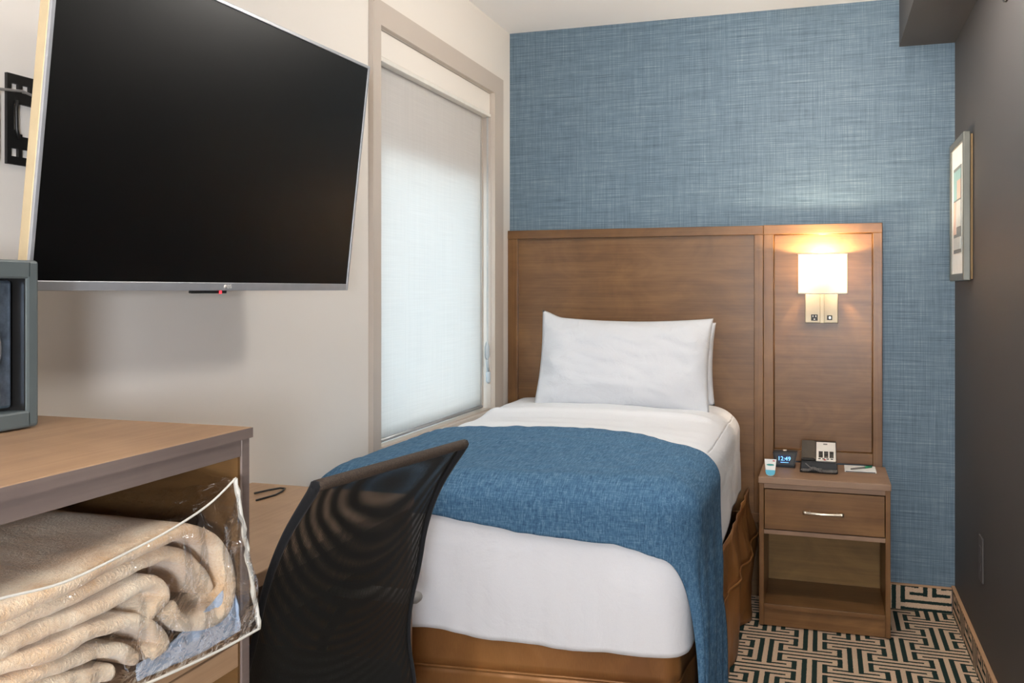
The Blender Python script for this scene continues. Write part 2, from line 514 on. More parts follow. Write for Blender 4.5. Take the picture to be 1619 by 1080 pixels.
# ------------------------------------------------------------------ roller shade
rs = thing('roller_shade', (XL - .03, 3.19, WZ1), 'pale translucent roller shade pulled down inside the window beside the bed', 'blind')
c = MB()
c.box(XL - .052, XL - .004, WY0 + .003, WY1 - .018, 1.990, WZ1 - .003, .004)
c.build('cassette', M['cream_wall'], rs)
MB().box(XL - .05, XL - .001, WY0 + .003, WY1 - .018, 1.976, 1.990, .002).build('cassette_lip', M['whitep'], rs)
XS = XL - .032
c = MB()
c.grid(lambda u, v: (XS + .002 * nz(u * 3, v * 2, 4), WY0 + .006 + u * (3.688 - WY0 - .006), .762 + v * 1.225), 40, 30)
solid(c.build('shade_fabric', M['shade'], rs), .0006)
MB().tube([(XS, WY0 + .008, .760), (XS, 3.688, .760)], .007, 10).build('bottom_bar', M['silver'], rs)
c = MB()
for yy, z0 in ((3.700, 1.03), (3.711, .985)):
    k = 0; z = 1.975
    while z > z0:
        c.lathe((XL - .012, yy, z), [(.0003, -.0021), (.0021, 0), (.0003, .0021)], n=6); z -= .0052
c.build('bead_chain', M['bead'], rs)
c = MB()
c.lathe((XL - .012, 3.700, .955), [(.003, 0), (.010, .012), (.010, .055), (.005, .072), (.002, .078)], n=14)
c.tube([(XL - .012, 3.700, .955), (XL - .012, 3.706, .93), (XL - .012, 3.712, .905)], .006, 8)
c.lathe((XL - .012, 3.715, .855), [(.003, 0), (.010, .008), (.010, .045), (.004, .055)], n=14)
c.build('chain_tensioner', M['bead'], rs)

# ------------------------------------------------------------------ headboard and side panel
YH = D - .030
hb = thing('headboard', (-.78, D, .0), 'wide brown wooden headboard with raised frame behind the bed', 'headboard')
HL, HM, HR = XL + .001, -.232, .219
MB().box(HL + .02, HM - .02, D - .014, D, .34, 1.500).build('panel', M['hbp'], hb)
MB().box(HL, HM - .0005, YH - .002, D, 1.474, 1.511, .002).build('top_rail', M['hb'], hb)
MB().box(HL, HL + .045, YH, D, .34, 1.474, .002).build('stile', M['hbz'], hb)
MB().box(HM - .037, HM - .0005, YH, D, .34, 1.474, .002).build('stile', M['hbz'], hb)
MB().box(HL, HM - .0005, YH, D, .30, .34, .002).build('bottom_rail', M['hb'], hb)
sp = thing('wall_board', (0, D, .5), 'narrower brown framed wood panel carrying the lit sconce above the nightstand', 'panel')
MB().box(HM + .02, HR - .02, D - .014, D, .56, 1.50).build('panel', M['hb'], sp)
MB().box(HM + .0005, HR, YH - .002, D, 1.474, 1.5125, .002).build('top_rail', M['hb'], sp)
MB().box(HM + .0005, HM + .040, YH, D, .50, 1.474, .002).build('stile', M['hbz'], sp)
MB().box(HR - .035, HR, YH, D, .50, 1.474, .002).build('stile', M['hbz'], sp)
MB().box(HM + .040, HR - .035, YH, D, .56, .604, .002).build('bottom_rail', M['hb'], sp)
c = MB()
for a in (((HM + .041, D - .016, 1.4725), (HR - .036, D - .016, 1.4725)), ((HM + .042, D - .016, .606), (HM + .042, D - .016, 1.472)),
          ((HR - .037, D - .016, .606), (HR - .037, D - .016, 1.472)), ((HM + .041, D - .016, .606), (HR - .036, D - .016, .606))):
    c.tube(a, .0022, 6)
c.build('bead_moulding', M['hbz'], sp)

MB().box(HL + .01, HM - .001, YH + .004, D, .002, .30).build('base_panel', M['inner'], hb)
# ------------------------------------------------------------------ bed
BX0, BX1, BYF, BZT = -1.312, -.318, 2.325, .757
def skew(p):
    x, y, z = p
    k = sstep(3.2, 2.3, y)
    y2 = y - .10 * k * max(0, (BX1 - x)) / (BX1 - BX0)
    return (x, y2, z)

def rounded(p, lo, hi, r):
    q = [min(max(p[i], lo[i] + r[i]), hi[i] - r[i]) for i in range(3)]
    d = [(p[i] - q[i]) / r[i] for i in range(3)]
    L = math.sqrt(sum(a * a for a in d))
    if L < 1e-6: return Vector(p)
    return Vector([q[i] + d[i] / L * r[i] * min(1, max(abs(a) for a in d)) for i in range(3)])

bed = thing('bed', (-.81, 3.1, 0), 'twin bed made up with white sheets and brown satin bed skirt', 'bed')
def duvet():
    c = MB(); bm = c.bm
    lo = (BX0, BYF, .10); hi = (BX1, D - .035, BZT); r = (.085, .085, .075)
    hem = .345
    def fn_top(u, v):
        return (lo[0] + u * (hi[0] - lo[0]), lo[1] + v * (hi[1] - lo[1]), hi[2])
    def fin(p, drop):
        q = rounded(p, lo, hi, r)
        x, y, z = q
        # soft crown and wrinkles
        tx = (x - BX0) / (BX1 - BX0)
        if z > .6:
            z += .020 * math.sin(PI * min(1, max(0, tx))) * sstep(2.35, 3.0, y)
            z += .018 * sstep(3.35, 3.5, y) * sstep(.0, .1, tx) * sstep(1, .85, tx)
            z += .008 * nz(x * 2.2, y * 9, 1) * sstep(2.9, 3.1, y) + .004 * nz(x * 7, y * 7, 2)
            z += .012 * math.exp(-((y - 3.47 - .03 * nz(x * 2, 0, 3)) / .02) ** 2) * sstep(.02, .1, tx) * sstep(.98, .9, tx)
        else:
            k = sstep(.70, .45, z)
            amp = .009
            if y < BYF + .06: y += amp * k * nz(x * 8, z * 3, 5) + .006 * k * nz(x * 22, z * 5, 7) - .012 * k
            else: x += (amp * nz(y * 6, z * 3, 6) + .012 * nz(y * 2.2, z * 2, 9)) * k
        return skew((x, y, z))
    N = 60
    c.grid(lambda u, v: fin(fn_top(u, v), 0), 70, 100)
    def hemz(x, y): return hem + .010 * nz(x * 6, y * 5, 3) + .030 * sstep(-.55, -1.1, x) - .004 + (.10 * sstep(2.6, 3.6, y))
    # foot, right, left, walls
    c.grid(lambda u, v: fin((lo[0] + u * (hi[0] - lo[0]), lo[1], hi[2] + v * (hemz(lo[0] + u * (hi[0] - lo[0]), lo[1]) - hi[2])), 1), 110, 34)
    c.grid(lambda u, v: fin((hi[0], lo[1] + u * (hi[1] - lo[1]), hi[2] + v * (hemz(hi[0], lo[1] + u * (hi[1] - lo[1])) - hi[2])), 1), 110, 34)
    c.grid(lambda u, v: fin((lo[0], lo[1] + u * (hi[1] - lo[1]), hi[2] + v * (hemz(lo[0], lo[1]) - hi[2])), 1), 60, 34)
    bmesh.ops.remove_doubles(c.bm, verts=c.bm.verts, dist=.0008)
    return c
o = duvet().build('bed_sheet', M['sheet'], bed)
solid(o, .008)
# mattress hidden under the sheet, box spring with satin skirt
MB().box(BX0 + .05, BX1 - .05, BYF + .08, D - .05, .42, .70, .04, seg=3).build('mattress', M['sheet'], bed)

def skirt_off(s, z):  # outward billow
    k = (1 - z / .44)
    return .012 * k + .010 * nz(s * 5, z * 2.5, 2) * (.3 + k) + .004 * nz(s * 16, z * 3, 8)
SX1, SYF = -.296, 2.345
def skirt_path(s):
    """s: arc from left-foot corner along foot then back along the right side"""
    Lf = (SX1 - .045) - (BX0 + .005); rr = .045; La = rr * PI / 2
    if s < Lf: return Vector((BX0 + .005 + s, SYF, 0)), Vector((0, -1, 0))
    s -= Lf
    if s < La:
        a = s / rr; return Vector((SX1 - rr + rr * math.sin(a), SYF + rr - rr * math.cos(a), 0)), Vector((math.sin(a), -math.cos(a), 0))
    s -= La
    return Vector((SX1, SYF + rr + s, 0)), Vector((1, 0, 0))
SL = ((SX1 - .045) - (BX0 + .005)) + .045 * PI / 2 + (D - .04 - SYF - .045)
def skp(u, z, extra=0):
    s = u * SL; p, n = skirt_path(s); off = skirt_off(s, z) + extra
    if p.x > SX1 - .01 and p.y > 3.1:                       # the slack cloth near the head bulges out
        off += .007 * math.sin(p.y * 21 + z * 9 + 2 * nz(p.y * 3, z * 4, 5)) * sstep(.43, .3, z) + .006 * nz(p.y * 12, z * 14, 8)
        off += .030 * math.exp(-((z - .24) / .11) ** 2) * sstep(3.1, 3.6, p.y) + .012 * math.sin(p.y * 16) * sstep(.4, .1, z)
    if n.y < -.9: off = off * .6
    if n.x > .5: off = off * (.15 + .85 * sstep(2.95, 3.2, p.y)) - .010 * sstep(3.2, 2.95, p.y)
    q = p + n * off
    q.x -= .040 * sstep(2.85, 2.40, q.y) * sstep(-.7, -.34, q.x)
    return Vector(skew((q.x, q.y, z)))
c = MB(); c.grid(lambda u, v: skp(u, .262 + v * .178), 150, 8)
c.grid(lambda u, v: (BX0 + .01 + u * (SX1 - BX0 - .075), SYF + .05 + v * (D - .09 - SYF), .438), 6, 6)
solid(c.build('box_spring_cover', M['satin'], bed), .004)
c = MB(); c.grid(lambda u, v: skp(u, .006 + v * .254), 220, 14)
solid(c.build('bed_skirt', M['satin'], bed), .003)
c = MB(); c.tube([skp(i / 150, .261, .004) for i in range(151)], .0045, 6)
c.build('piping', M['satin'], bed)
c = MB()
for x, y in ((-1.2, 2.5), (-.42, 2.5), (-1.2, 3.8), (-.42, 3.8)): c.box(x - .03, x + .03, y - .03, y + .03, 0, .12, .004)
c.box(BX0 + .05, SX1 - .06, SYF + .08, D - .06, .12, .40, .01)
c.build('box_spring', M['blackm'], bed)

# throw blanket laid over the foot half
def throw():
    c = MB()
    r = .090; rz = .083; gap = .011
    xc, yc = BX1 - .080, BYF + .080; xl = BX0 + .085
    Lx = (xc - xl) + .085 * 1.6 + .80
    def fn(u, v):
        # flat cloth coordinates
        a = u * Lx                                   # from the left edge rightwards
        X = xl - .085 * 1.5 + a
        back = 2.98 + .03 * math.sin((X + 1.3) * 2.2) - .16 * sstep(-.62, -.36, X) + .13 * sstep(-.2, .3, X)
        front = yc - (.152 + .056 * sstep(-1.1, -.5, X) + .024 * sstep(-.5, -.36, X)) + .012 * nz(X * 4, 1, 1)
        if X > xc: front += .02 * sstep(0, .4, X - xc)
        Y = front + v * (back - front)
        xo = max(0, X - xc); yo = max(0, yc - Y); xlo = max(0, xl - X)
        side = xo > 0 or yo > 0
        if xlo > 0:
            th = min(xlo / .085, PI / 2)
            bx, bz = xl - (.085 + .004) * math.sin(th), -(.07) * (1 - math.cos(th)) - max(0, xlo - .085 * PI / 2)
            if yo > 0:
                t2 = min(yo / r, PI / 2); by = yc - (r + gap) * math.sin(t2); bz -= rz * (1 - math.cos(t2)) + max(0, yo - r * PI / 2)
            else: by = Y
            x, y, z = bx, by, BZT + gap + bz
        else:
            ov = math.hypot(xo, yo)
            if ov > 0:
                dx, dy = xo / ov, -yo / ov
                th = min(ov / r, PI / 2); R = (r + gap) * math.sin(th); hang = max(0, ov - r * PI / 2)
                z = BZT + gap - rz * (1 - math.cos(th)) - hang
                # folds on the free hanging side
                fold = sstep(.02, .3, hang)
                R += fold * (.009 * math.sin(Y * 34 + hang * 3) + .008 * nz(Y * 9, hang * 4, 2) + .005)
                x = min(X, xc) + dx * R; y = max(Y, yc) + dy * R
                if xo > 0 and yo > 0: y = yc + dy * R
                y -= fold * .0
            else:
                x, y, z = X, Y, BZT + gap
            tx = (x - BX0) / (BX1 - BX0)
            z += .020 * math.sin(PI * min(1, max(0, tx))) * sstep(2.35, 3.0, y) if ov < r else 0
        z += .0035 * nz(x * 9, y * 11, 3) + .003 * nz(x * 25, y * 25, 4)
        if yo > .1 and xo == 0: y += .006 * nz(x * 11, z * 6, 6) - .004
        return skew((x, y, max(z, .012)))
    c.grid(fn, 230, 110)
    return c
o = throw().build('throw_blanket', M['denim'], None, (-.8, 2.6, BZT))
solid(o, .006, 1)
tag(o, 'blue chambray throw blanket draped across the foot of the bed', 'blanket')

# pillows
def pillow(name, c0, w, h, th, lean, yaw, roll, seed, label, flick=.022):
    c = MB()
    def half(sgn):
        def fn(u, v):
            U, V = u * 2 - 1, v * 2 - 1
            x = w / 2 * U * (1 - .035 * (1 - V * V)) ; z = h / 2 * V * (1 - (.10 if V > 0 else .03) * (1 - U * U))
            t = max(0, (1 - abs(U) ** 3.2)) ** .62 * max(0, (1 - abs(V) ** 3.0)) ** .62
            crease = .014 * nz(U * 2.1 + seed, V * 2.6, seed) + .008 * nz(U * 5 + V * 3, V * 5 + seed, 2)
            diag = .006 * math.sin((U * 7 + V * 4) + 3 * nz(U, V, seed)) * sstep(.2, .9, abs(U))
            y = sgn * (th / 2 * t + (crease + diag) * min(1, t * 2))
            # corners flick up
            z += flick * sstep(.74, 1, -U) * sstep(.72, 1, V)
            return (x, y, z)
        return fn
    c.grid(half(-1), 64, 48); c.grid(half(1), 64, 48)
    bmesh.ops.remove_doubles(c.bm, verts=c.bm.verts, dist=.0004)
    m = Matrix.Translation(c0) @ Matrix.Rotation(yaw, 4, 'Z') @ Matrix.Rotation(lean, 4, 'X') @ Matrix.Rotation(roll, 4, 'Y')
    for v in c.bm.verts: v.co = m @ v.co
    o = c.build(name, M['pillow'], None, c0)
    tag(o, label, 'pillow', None); return o
pillow('pillow', Vector((-.766, 3.700, .958)), .705, .380, .15, math.radians(-17), 0, math.radians(0.5), 1.3, 'plump white pillow leaning in front, nearest the foot of the bed')
pillow('pillow', Vector((-.750, 3.855, .950)), .670, .335, .11, math.radians(-8), 0, math.radians(0), 4.1, 'white pillow behind the front one, only its right edge showing', 0)

# ------------------------------------------------------------------ nightstand
NX0, NX1, NY0, NY1, NZ = -.227, .227, 3.590, 3.930, .556
ns = thing('nightstand', (0, 3.76, 0), 'brown wooden nightstand with one drawer and open shelf, under the sconce', 'nightstand')
MB().box(NX0 - .002, NX1 + .002, NY0 - .006, NY1, NZ - .024, NZ, .002).build('top', M['lamx'], ns)
for a, b in ((NX0, NX0 + .017), (NX1 - .017, NX1)):
    MB().box(a, b, NY0, NY1, .006, NZ - .024, .0015).build('side_panel', M['hbz'], ns)
MB().box(NX0 + .017, NX1 - .017, NY1 - .012, NY1, .07, NZ - .024).build('back_panel', M['nback'], ns)
MB().box(NX0 + .017, NX1 - .017, NY0 + .001, NY1 - .012, .345, .361, .001).build('rail', M['lamx'], ns)
MB().box(NX0 + .017, NX1 - .017, NY0 + .003, NY1 - .012, .068, .085, .001).build('shelf', M['hb'], ns)
MB().box(NX0 + .017, NX1 - .017, NY0 + .010, NY0 + .026, .004, .068, .001).build('kick_panel', M['hb'], ns)
MB().box(NX0 + .017, NX1 - .017, NY0 + .002, NY0 + .02, .514, NZ - .024, .001).build('top_rail', M['lamx'], ns)
dr = MB().box(NX0 + .0195, NX1 - .0195, NY0 - .001, NY0 + .30, .3645, .5105, .0015).build('drawer', M['hb'], ns)
c = MB()
c.tube([(-.070 + i * .139 / 16, NY0 - .030 - .0 + .006 * ((i - 8) / 8) ** 2 * -1, .437 + .004 * ((i - 8) / 8) ** 2) for i in range(17)],
       [.0072 - .0022 * (1 - abs(i - 8) / 8) for i in range(17)], 12)
for x in (-.048, .047): c.tube([(x, NY0 - .001, .437), (x, NY0 - .032, .437)], .0045, 8)
c.build('handle', M['nickel'], dr)
for x in (NX0 + .0085, NX1 - .0085):
    for y in (NY0 + .02, NY1 - .03): MB().lathe((x, y, 0), [(.008, 0), (.008, .007)], n=12).build('foot_glide', M['blackp'], ns)

# ------------------------------------------------------------------ sconce
sw = thing('wall_sconce', (-.004, D - .014, 1.25), 'lit wall sconce with white rectangular shade and nickel backplate', 'wall lamp')
MB().box(-.070, .055, D - .036, D - .014, 1.117, 1.30, .003).build('backplate', M['plate'], sw)
c = MB()
c.box(-.013, .003, D - .056, D - .036, 1.117, 1.30, .002)
c.tube([(-.004, D - .05, 1.245), (-.004, D - .085, 1.25), (-.004, D - .088, 1.275)], .006, 10)
c.lathe((-.004, D - .088, 1.26), [(.013, 0), (.013, .04)], n=16)
c.build('arm', M['plate'], sw)
c = MB()
SHX0, SHX1, SHY0, SHY1 = -.094, .0865, D - .142, D - .030
def shade_loop(n=64):
    pts = []; r = .012
    for cx, cy, a0 in ((SHX1 - r, SHY1 - r, 0), (SHX0 + r, SHY1 - r, 90), (SHX0 + r, SHY0 + r, 180), (SHX1 - r, SHY0 + r, 270)):
        for k in range(5):
            a = math.radians(a0 + k * 22.5); pts.append((cx + r * math.cos(a), cy + r * math.sin(a)))
    return pts
lp = shade_loop(); n = len(lp)
rings = [[c.bm.verts.new((x, y, z)) for x, y in lp] for z in (1.233, 1.27, 1.31, 1.35, 1.391)]
for i in range(4):
    for k in range(n): c.bm.faces.new([rings[i][k], rings[i][(k + 1) % n], rings[i + 1][(k + 1) % n], rings[i + 1][k]])
solid(c.build('lamp_shade', M['lampshade'], sw), .0012)
MB().tube([(x, y, 1.236) for x, y in lp] + [(lp[0][0], lp[0][1], 1.236)], .0022, 6).build('shade_ring', M['whitep'], sw)
c = MB()
c.tube([(x, y, 1.389) for x, y in lp] + [(lp[0][0], lp[0][1], 1.389)], .0022, 6)
c.tube([(-.004, D - .088, 1.375), (-.004, SHY0, 1.388)], .0015, 6); c.tube([(-.004, D - .088, 1.375), (SHX0, D - .088, 1.388)], .0015, 6); c.tube([(-.004, D - .088, 1.375), (SHX1, D - .088, 1.388)], .0015, 6)
c.build('shade_ring', M['whitep'], sw)
MB().lathe((-.004, D - .088, 1.285), [(.010, 0), (.014, .012), (.022, .035), (.022, .048), (.013, .063), (.001, .067)], n=16).build('bulb', M['bulb'], sw)
lamp('sconce_light', 'POINT', (-.004, D - .088, 1.368), SCONCE_W, (1.0, .80, .57), .014, parent=sw)
c = MB(); c.box(-.047, -.022, D - .0375, D - .0355, 1.126, 1.151, .001, mat=M['blackp'])
for x in (-.040, -.029): c.box(x - .0015, x + .0015, D - .0385, D - .037, 1.141, 1.147, mat=M['whitep'])
c.box(-.037, -.032, D - .0385, D - .037, 1.130, 1.134, mat=M['whitep'])
c.build('power_outlet', None, sw)
c = MB(); c.box(.013, .033, D - .0375, D - .0355, 1.129, 1.148, .001, mat=M['blackp']); c.box(.020, .028, D - .041, D - .037, 1.134, 1.143, .001, mat=M['nickel'])
c.build('switch', None, sw)

# ------------------------------------------------------------------ things on the nightstand
ck = thing('alarm_clock', (-.145, 3.83, NZ), 'small black digital alarm clock showing 12:49 on the nightstand', 'clock')
c = MB()
poly = [(-.190, .614), (-.096, .616), (-.108, .562), (-.113, .558), (-.177, .558), (-.182, .562)]
c.prism([(x, z) for x, z in poly], 'Y', 3.815, 3.862)
c.box(-.184, -.106, 3.80, 3.87, NZ, NZ + .005, .002)
bmesh.ops.bevel(c.bm, geom=[e for e in c.bm.edges if e.calc_length() > .04], offset=.003, segments=2, affect='EDGES')
c.build('case', M['blackp'], ck)
MB().prism([(-.182, .609), (-.104, .611), (-.113, .566), (-.174, .566)], 'Y', 3.8135, 3.816).build('face', M['phonegrey'], ck)
MB().prism([(-.171, .604), (-.121, .604), (-.124, .570), (-.168, .570)], 'Y', 3.8125, 3.815).build('display', M['lcdback'], ck)
c = MB(); c.text('12:49', .0225, Matrix.Translation((-.146, 3.812, .588)) @ Matrix.Rotation(PI / 2, 4, 'X'), M['lcd'], .0008)
c.box(-.160, -.130, 3.8115, 3.8125, .573, .5745, mat=M['lcd'])
c.build('digits', None, ck, recalc=False)
MB().box(-.152, -.136, 3.826, 3.846, .615, .621, .002).build('snooze_button', M['nickel'], ck)

ph = thing('desk_phone', (-.02, 3.80, NZ), 'black desk telephone with a pale keypad plate on the nightstand', 'telephone')
c = MB()
c.prism([(3.735, NZ + .002), (3.735, NZ + .040), (3.845, .654), (3.872, .656), (3.872, NZ + .002)], 'X', -.080, .047)
c.box(-.086, .052, 3.722, 3.875, NZ, NZ + .014, .004)
bmesh.ops.bevel(c.bm, geom=[e for e in c.bm.edges if e.calc_length() > .05], offset=.003, segments=2, affect='EDGES')
c.build('base', M['blackp'], ph)
def phm(x, t, h=0):   # point on the sloping face: t=0 front, 1 back
    a = Vector((x, 3.735, NZ + .040)); b = Vector((x, 3.845, .654)); nrm = Vector((0, -(b.z - a.z), b.y - a.y)).normalized()
    return a + (b - a) * t + nrm * h
def slab(c, x0, x1, t0, t1, h0, h1, mat):
    t = bmesh.new()
    vs = [t.verts.new(phm(x, tt, h)) for x, tt, h in ((x0, t0, h0), (x1, t0, h0), (x1, t1, h0), (x0, t1, h0), (x0, t0, h1), (x1, t0, h1), (x1, t1, h1), (x0, t1, h1))]
    for f in ((0, 1, 2, 3), (4, 5, 6, 7), (0, 1, 5, 4), (1, 2, 6, 5), (2, 3, 7, 6), (3, 0, 4, 7)): t.faces.new([vs[i] for i in f])
    c._merge(t, mat)
c = MB(); slab(c, -.080, -.030, .02, .98, .001, .013, M['phonegrey'])
bmesh.ops.bevel(c.bm, geom=c.bm.edges[:], offset=.004, segments=2, affect='EDGES')
c.build('handset', None, ph)
c = MB(); slab(c, -.026, .044, .04, .97, .0, .004, M['whitep'])
c.build('keypad_plate', None, ph)
c = MB()
for i in range(3):
    for k in range(4):
        c = MB(); slab(c, -.0175 + i * .0195, -.0025 + i * .0195, .19 + k * .08, .24 + k * .08, .004, .0065, M['blackp']); c.build('key', None, ph)
for i in range(4):
    c = MB(); slab(c, -.019 + i * .0148, -.010 + i * .0148, .105, .135, .004, .006, M['blackp']); c.build('function_key', None, ph)
c = MB(); slab(c, -.001, .014, .84, .90, .004, .0045, M['greyp']); c.build('nameplate', None, ph)
c = MB(); slab(c, .001, .008, .06, .09, .004, .0065, M['red']); c.build('message_light', None, ph)
c = MB(); pts = []
for i in range(150):
    a = i / 149; ang = i * .95
    x = -.080 + a * .128; y = 3.714 + .003 * math.cos(ang) - .004 * math.sin(a * PI); z = NZ + .0105 + .0055 * math.sin(ang)
    pts.append((x, y, z + .010 * math.exp(-((a - .35) / .12) ** 2)))
c.tube(pts, .0016, 5)
c.tube([(-.065, 3.728, NZ + .034), (-.05, 3.722, NZ + .022), (-.03, 3.72, NZ + .018), (-.005, 3.722, NZ + .017)], .002, 6)
c.build('coiled_cord', M['greyp'], ph)

cd = thing('card', (-.188, 3.612, NZ), 'small white and light blue tapered card standing at the front left of the nightstand', 'card')
def cardpoly(z0=0.0, z1=1.0):
    w0, w1, h = .0125, .0215, .062
    P = []
    for k in range(7):
        a = PI + k * PI / 6 * 1.0
        P.append((.0165 * math.cos(a), .012 + .012 * math.sin(a)))
    P += [(w1, h), (-w1, h)]
    return P
def card_m(): return Matrix.Translation((-.188, 3.612, NZ)) @ Matrix.Rotation(math.radians(-10), 4, 'X')
def add_poly(c, poly, y0, y1, mat):
    t = bmesh.new(); lo = [t.verts.new((x, y0, z)) for x, z in poly]; hi = [t.verts.new((x, y1, z)) for x, z in poly]
    t.faces.new(lo); t.faces.new(hi[::-1])
    for i in range(len(poly)): t.faces.new([lo[i], lo[(i + 1) % len(poly)], hi[(i + 1) % len(poly)], hi[i]])
    c._merge(t, mat, mtx=card_m())
c = MB(); add_poly(c, cardpoly(), 0, .002, M['paper'])
add_poly(c, [(-.0178, .022), (.0178, .022), (.0172, .014), (.0145, .005), (0, .001), (-.0145, .005), (-.0172, .014)], -.0006, 0, M['cyan'])
add_poly(c, [(.014 * math.cos(k * PI / 6), .041 + .0035 * math.sin(k * PI / 6)) for k in range(12)], -.0006, 0, M['teal'])
add_poly(c, [(.008, .054), (.016, .054), (.016, .0575), (.008, .0575)], -.0006, 0, M['red'])
c.build('face', None, cd)
c = MB(); add_poly(c, [(-.012, .004), (.012, .004), (.008, .05), (-.008, .05)], .002, .004, M['paper']); c.build('stand', None, cd)

c = MB(); c.box(.077, .190, 3.785, 3.905, NZ, NZ + .005, .0005, mat=M['paper'])
c.box(.080, .186, 3.7845, 3.7855, NZ + .0005, NZ + .0035, mat=M['phonegrey'])
t = bmesh.new()
pts = [(.145, 3.865), (.160, 3.885), (.176, 3.892), (.168, 3.870), (.155, 3.858)]
c.prism(pts, 'Z', NZ + .005, NZ + .0054, mat=M['green'])
t.free()
tag(c.build('notepad', None, None, (.13, 3.84, NZ)), 'white notepad with a green leaf print lying on the nightstand', 'notepad')
c = MB()
c.tube([(.098, 3.800, NZ + .0092), (.100, 3.802, NZ + .0092), (.145, 3.845, NZ + .0092), (.168, 3.867, NZ + .0092)], [.001, .003, .0035, .0035], 8, mat=M['greyp'])
c.tube([(.150, 3.850, NZ + .0092), (.176, 3.874, NZ + .0092)], .0040, 8, mat=M['green'])
tag(c.build('pen', None, None, (.13, 3.83, NZ + .009)), 'grey pen with green end lying across the notepad', 'pen')

# ------------------------------------------------------------------ framed picture on the right wall
FX, FB = .450, .4785
FY0, FY1, FZ0, FZ1 = 3.497, 3.862, 1.281, 1.788
pf = thing('framed_picture', (XR, (FY0 + FY1) / 2, 1.53), 'grey framed abstract print with white mat on the dark right wall', 'picture')
c = MB(); fw = .026
c.box(FX, FB - .006, FY0, FY0 + fw, FZ0, FZ1, .003); c.box(FX, FB - .006, FY1 - fw, FY1, FZ0, FZ1, .003)
c.box(FX, FB - .006, FY0 + fw - .003, FY1 - fw + .003, FZ1 - fw, FZ1, .003); c.box(FX, FB - .006, FY0 + fw - .003, FY1 - fw + .003, FZ0, FZ0 + fw, .003)
c.build('frame', M['frame'], pf)
MB().box(FB - .006, XR - .0005, FY0 + .008, FY1 - .008, FZ0 + .005, FZ1 - .008, .001).build('backing', M['gold'], pf)
MB().box(FX + .006, FB - .006, FY0 + fw - .002, FY1 - fw + .002, FZ0 + fw - .002, FZ1 - fw + .002).build('mat_board', M['paper'], pf)
c = MB()
A = plain('print_grey', (128, 132, 132), .5); B = plain('print_teal', (150, 188, 188), .5); C = plain('print_pink', (214, 186, 172), .5); E = plain('print_pale', (206, 208, 204), .5)
y0, y1, z0, z1 = FY0 + .085, FY1 - .085, FZ0 + .10, FZ1 - .10
c.box(FX + .004, FX + .0062, y0, y1, z0, z1, mat=A)
for a, b, p, q, m in ((.04, .96, .62, .96, B), (.04, .50, .62, .84, C), (.04, .60, .30, .60, E), (.62, .96, .22, .60, C), (.04, .96, .04, .18, E)):
    c.box(FX + .0036 - .0004 * len(c.mats), FX + .0045, y0 + (y1 - y0) * a, y0 + (y1 - y0) * b, z0 + (z1 - z0) * p, z0 + (z1 - z0) * q, mat=m)
c.build('print', None, pf)

# wall plate low on the right wall and round dark device high on it
wp = thing('wall_outlet', (XR, 3.31, .39), 'dark wall outlet plate low on the charcoal right wall', 'outlet')
MB().box(XR - .006, XR, 3.275, 3.345, .318, .462, .002).build('plate', M['outlet'], wp)
for z in (.355, .405): MB().box(XR - .008, XR - .005, 3.295, 3.325, z, z + .026, .002).build('socket', M['outlet'], wp)
wd = thing('sprinkler', (XR, 2.88, 2.10), 'dark round sprinkler plate high on the charcoal right wall', 'sprinkler')
MB().lathe((XR, 2.88, 2.105), [(.060, 0), (.060, -.006), (.045, -.014), (.018, -.018), (.018, -.03)], 'X', 24).build('plate', M['blackp'], wd)
MB().lathe((XR - .03, 2.88, 2.105), [(.008, 0), (.008, -.018), (.016, -.020), (.016, -.023)], 'X', 12).build('head', M['nickel'], wd)

# ------------------------------------------------------------------ television
TV_BR = Vector((-1.116, 2.068, 1.248)); PHI, TAU, TH_, TW = .036, .115, .552, .950
nrm = Vector((math.cos(PHI), -math.sin(PHI), 0)); tva = Vector((math.sin(PHI), math.cos(PHI), 0))
up = Vector((0, 0, 1)) * math.cos(TAU) + nrm * math.sin(TAU); fn_ = tva.cross(up).normalized()
if fn_.x < 0: fn_ = -fn_
origin = TV_BR - tva * TW
TM = Matrix.Translation(origin) @ Matrix((( tva.x, up.x, fn_.x, 0), (tva.y, up.y, fn_.y, 0), (tva.z, up.z, fn_.z, 0), (0, 0, 0, 1)))
tv = thing('television', origin + tva * TW / 2 - fn_ * .05, 'large wall-mounted flat television with black screen and silver bezel', 'television')
def tvbox(c, x0, x1, y0, y1, z0, z1, bev=0, mat=None): return c.box(x0, x1, y0, y1, z0, z1, bev, mat, TM)
bz, bb = .0075, .016
c = MB(); tvbox(c, bz, TW - bz, bb, TH_ - bz, -.012, -.0025); c.build('screen', M['screen'], tv)
c = MB()
tvbox(c, 0, bz, 0, TH_, -.006, 0, .0012); tvbox(c, TW - bz, TW, 0, TH_, -.006, 0, .0012)
tvbox(c, bz, TW - bz, TH_ - bz, TH_, -.006, 0, .0012); tvbox(c, bz, TW - bz, 0, bb, -.006, 0, .0012)
c.build('bezel', M['silver'], tv)
c = MB(); tvbox(c, .0008, TW - .0008, .0008, TH_ - .0008, -.026, -.006, .002); c.build('side_band', M['champ'], tv)
c = MB(); tvbox(c, .05, TW - .05, .03, TH_ - .10, -.050, -.026, .008); c.build('back_cover', M['blackp'], tv)
c = MB(); c.text('LG', .011, TM @ Matrix.Translation((TW * .512, .008, .0003)), M['whitep'], .0003)
c.lathe((0, 0, 0), [(.0042, 0), (.0042, .0006)], n=16, mat=M['whitep'])
for v in list(c.bm.verts)[-32:]: v.co = TM @ (v.co + Vector((TW * .512 - .014, .008, 0)))
c.build('logo', None, tv, recalc=False)
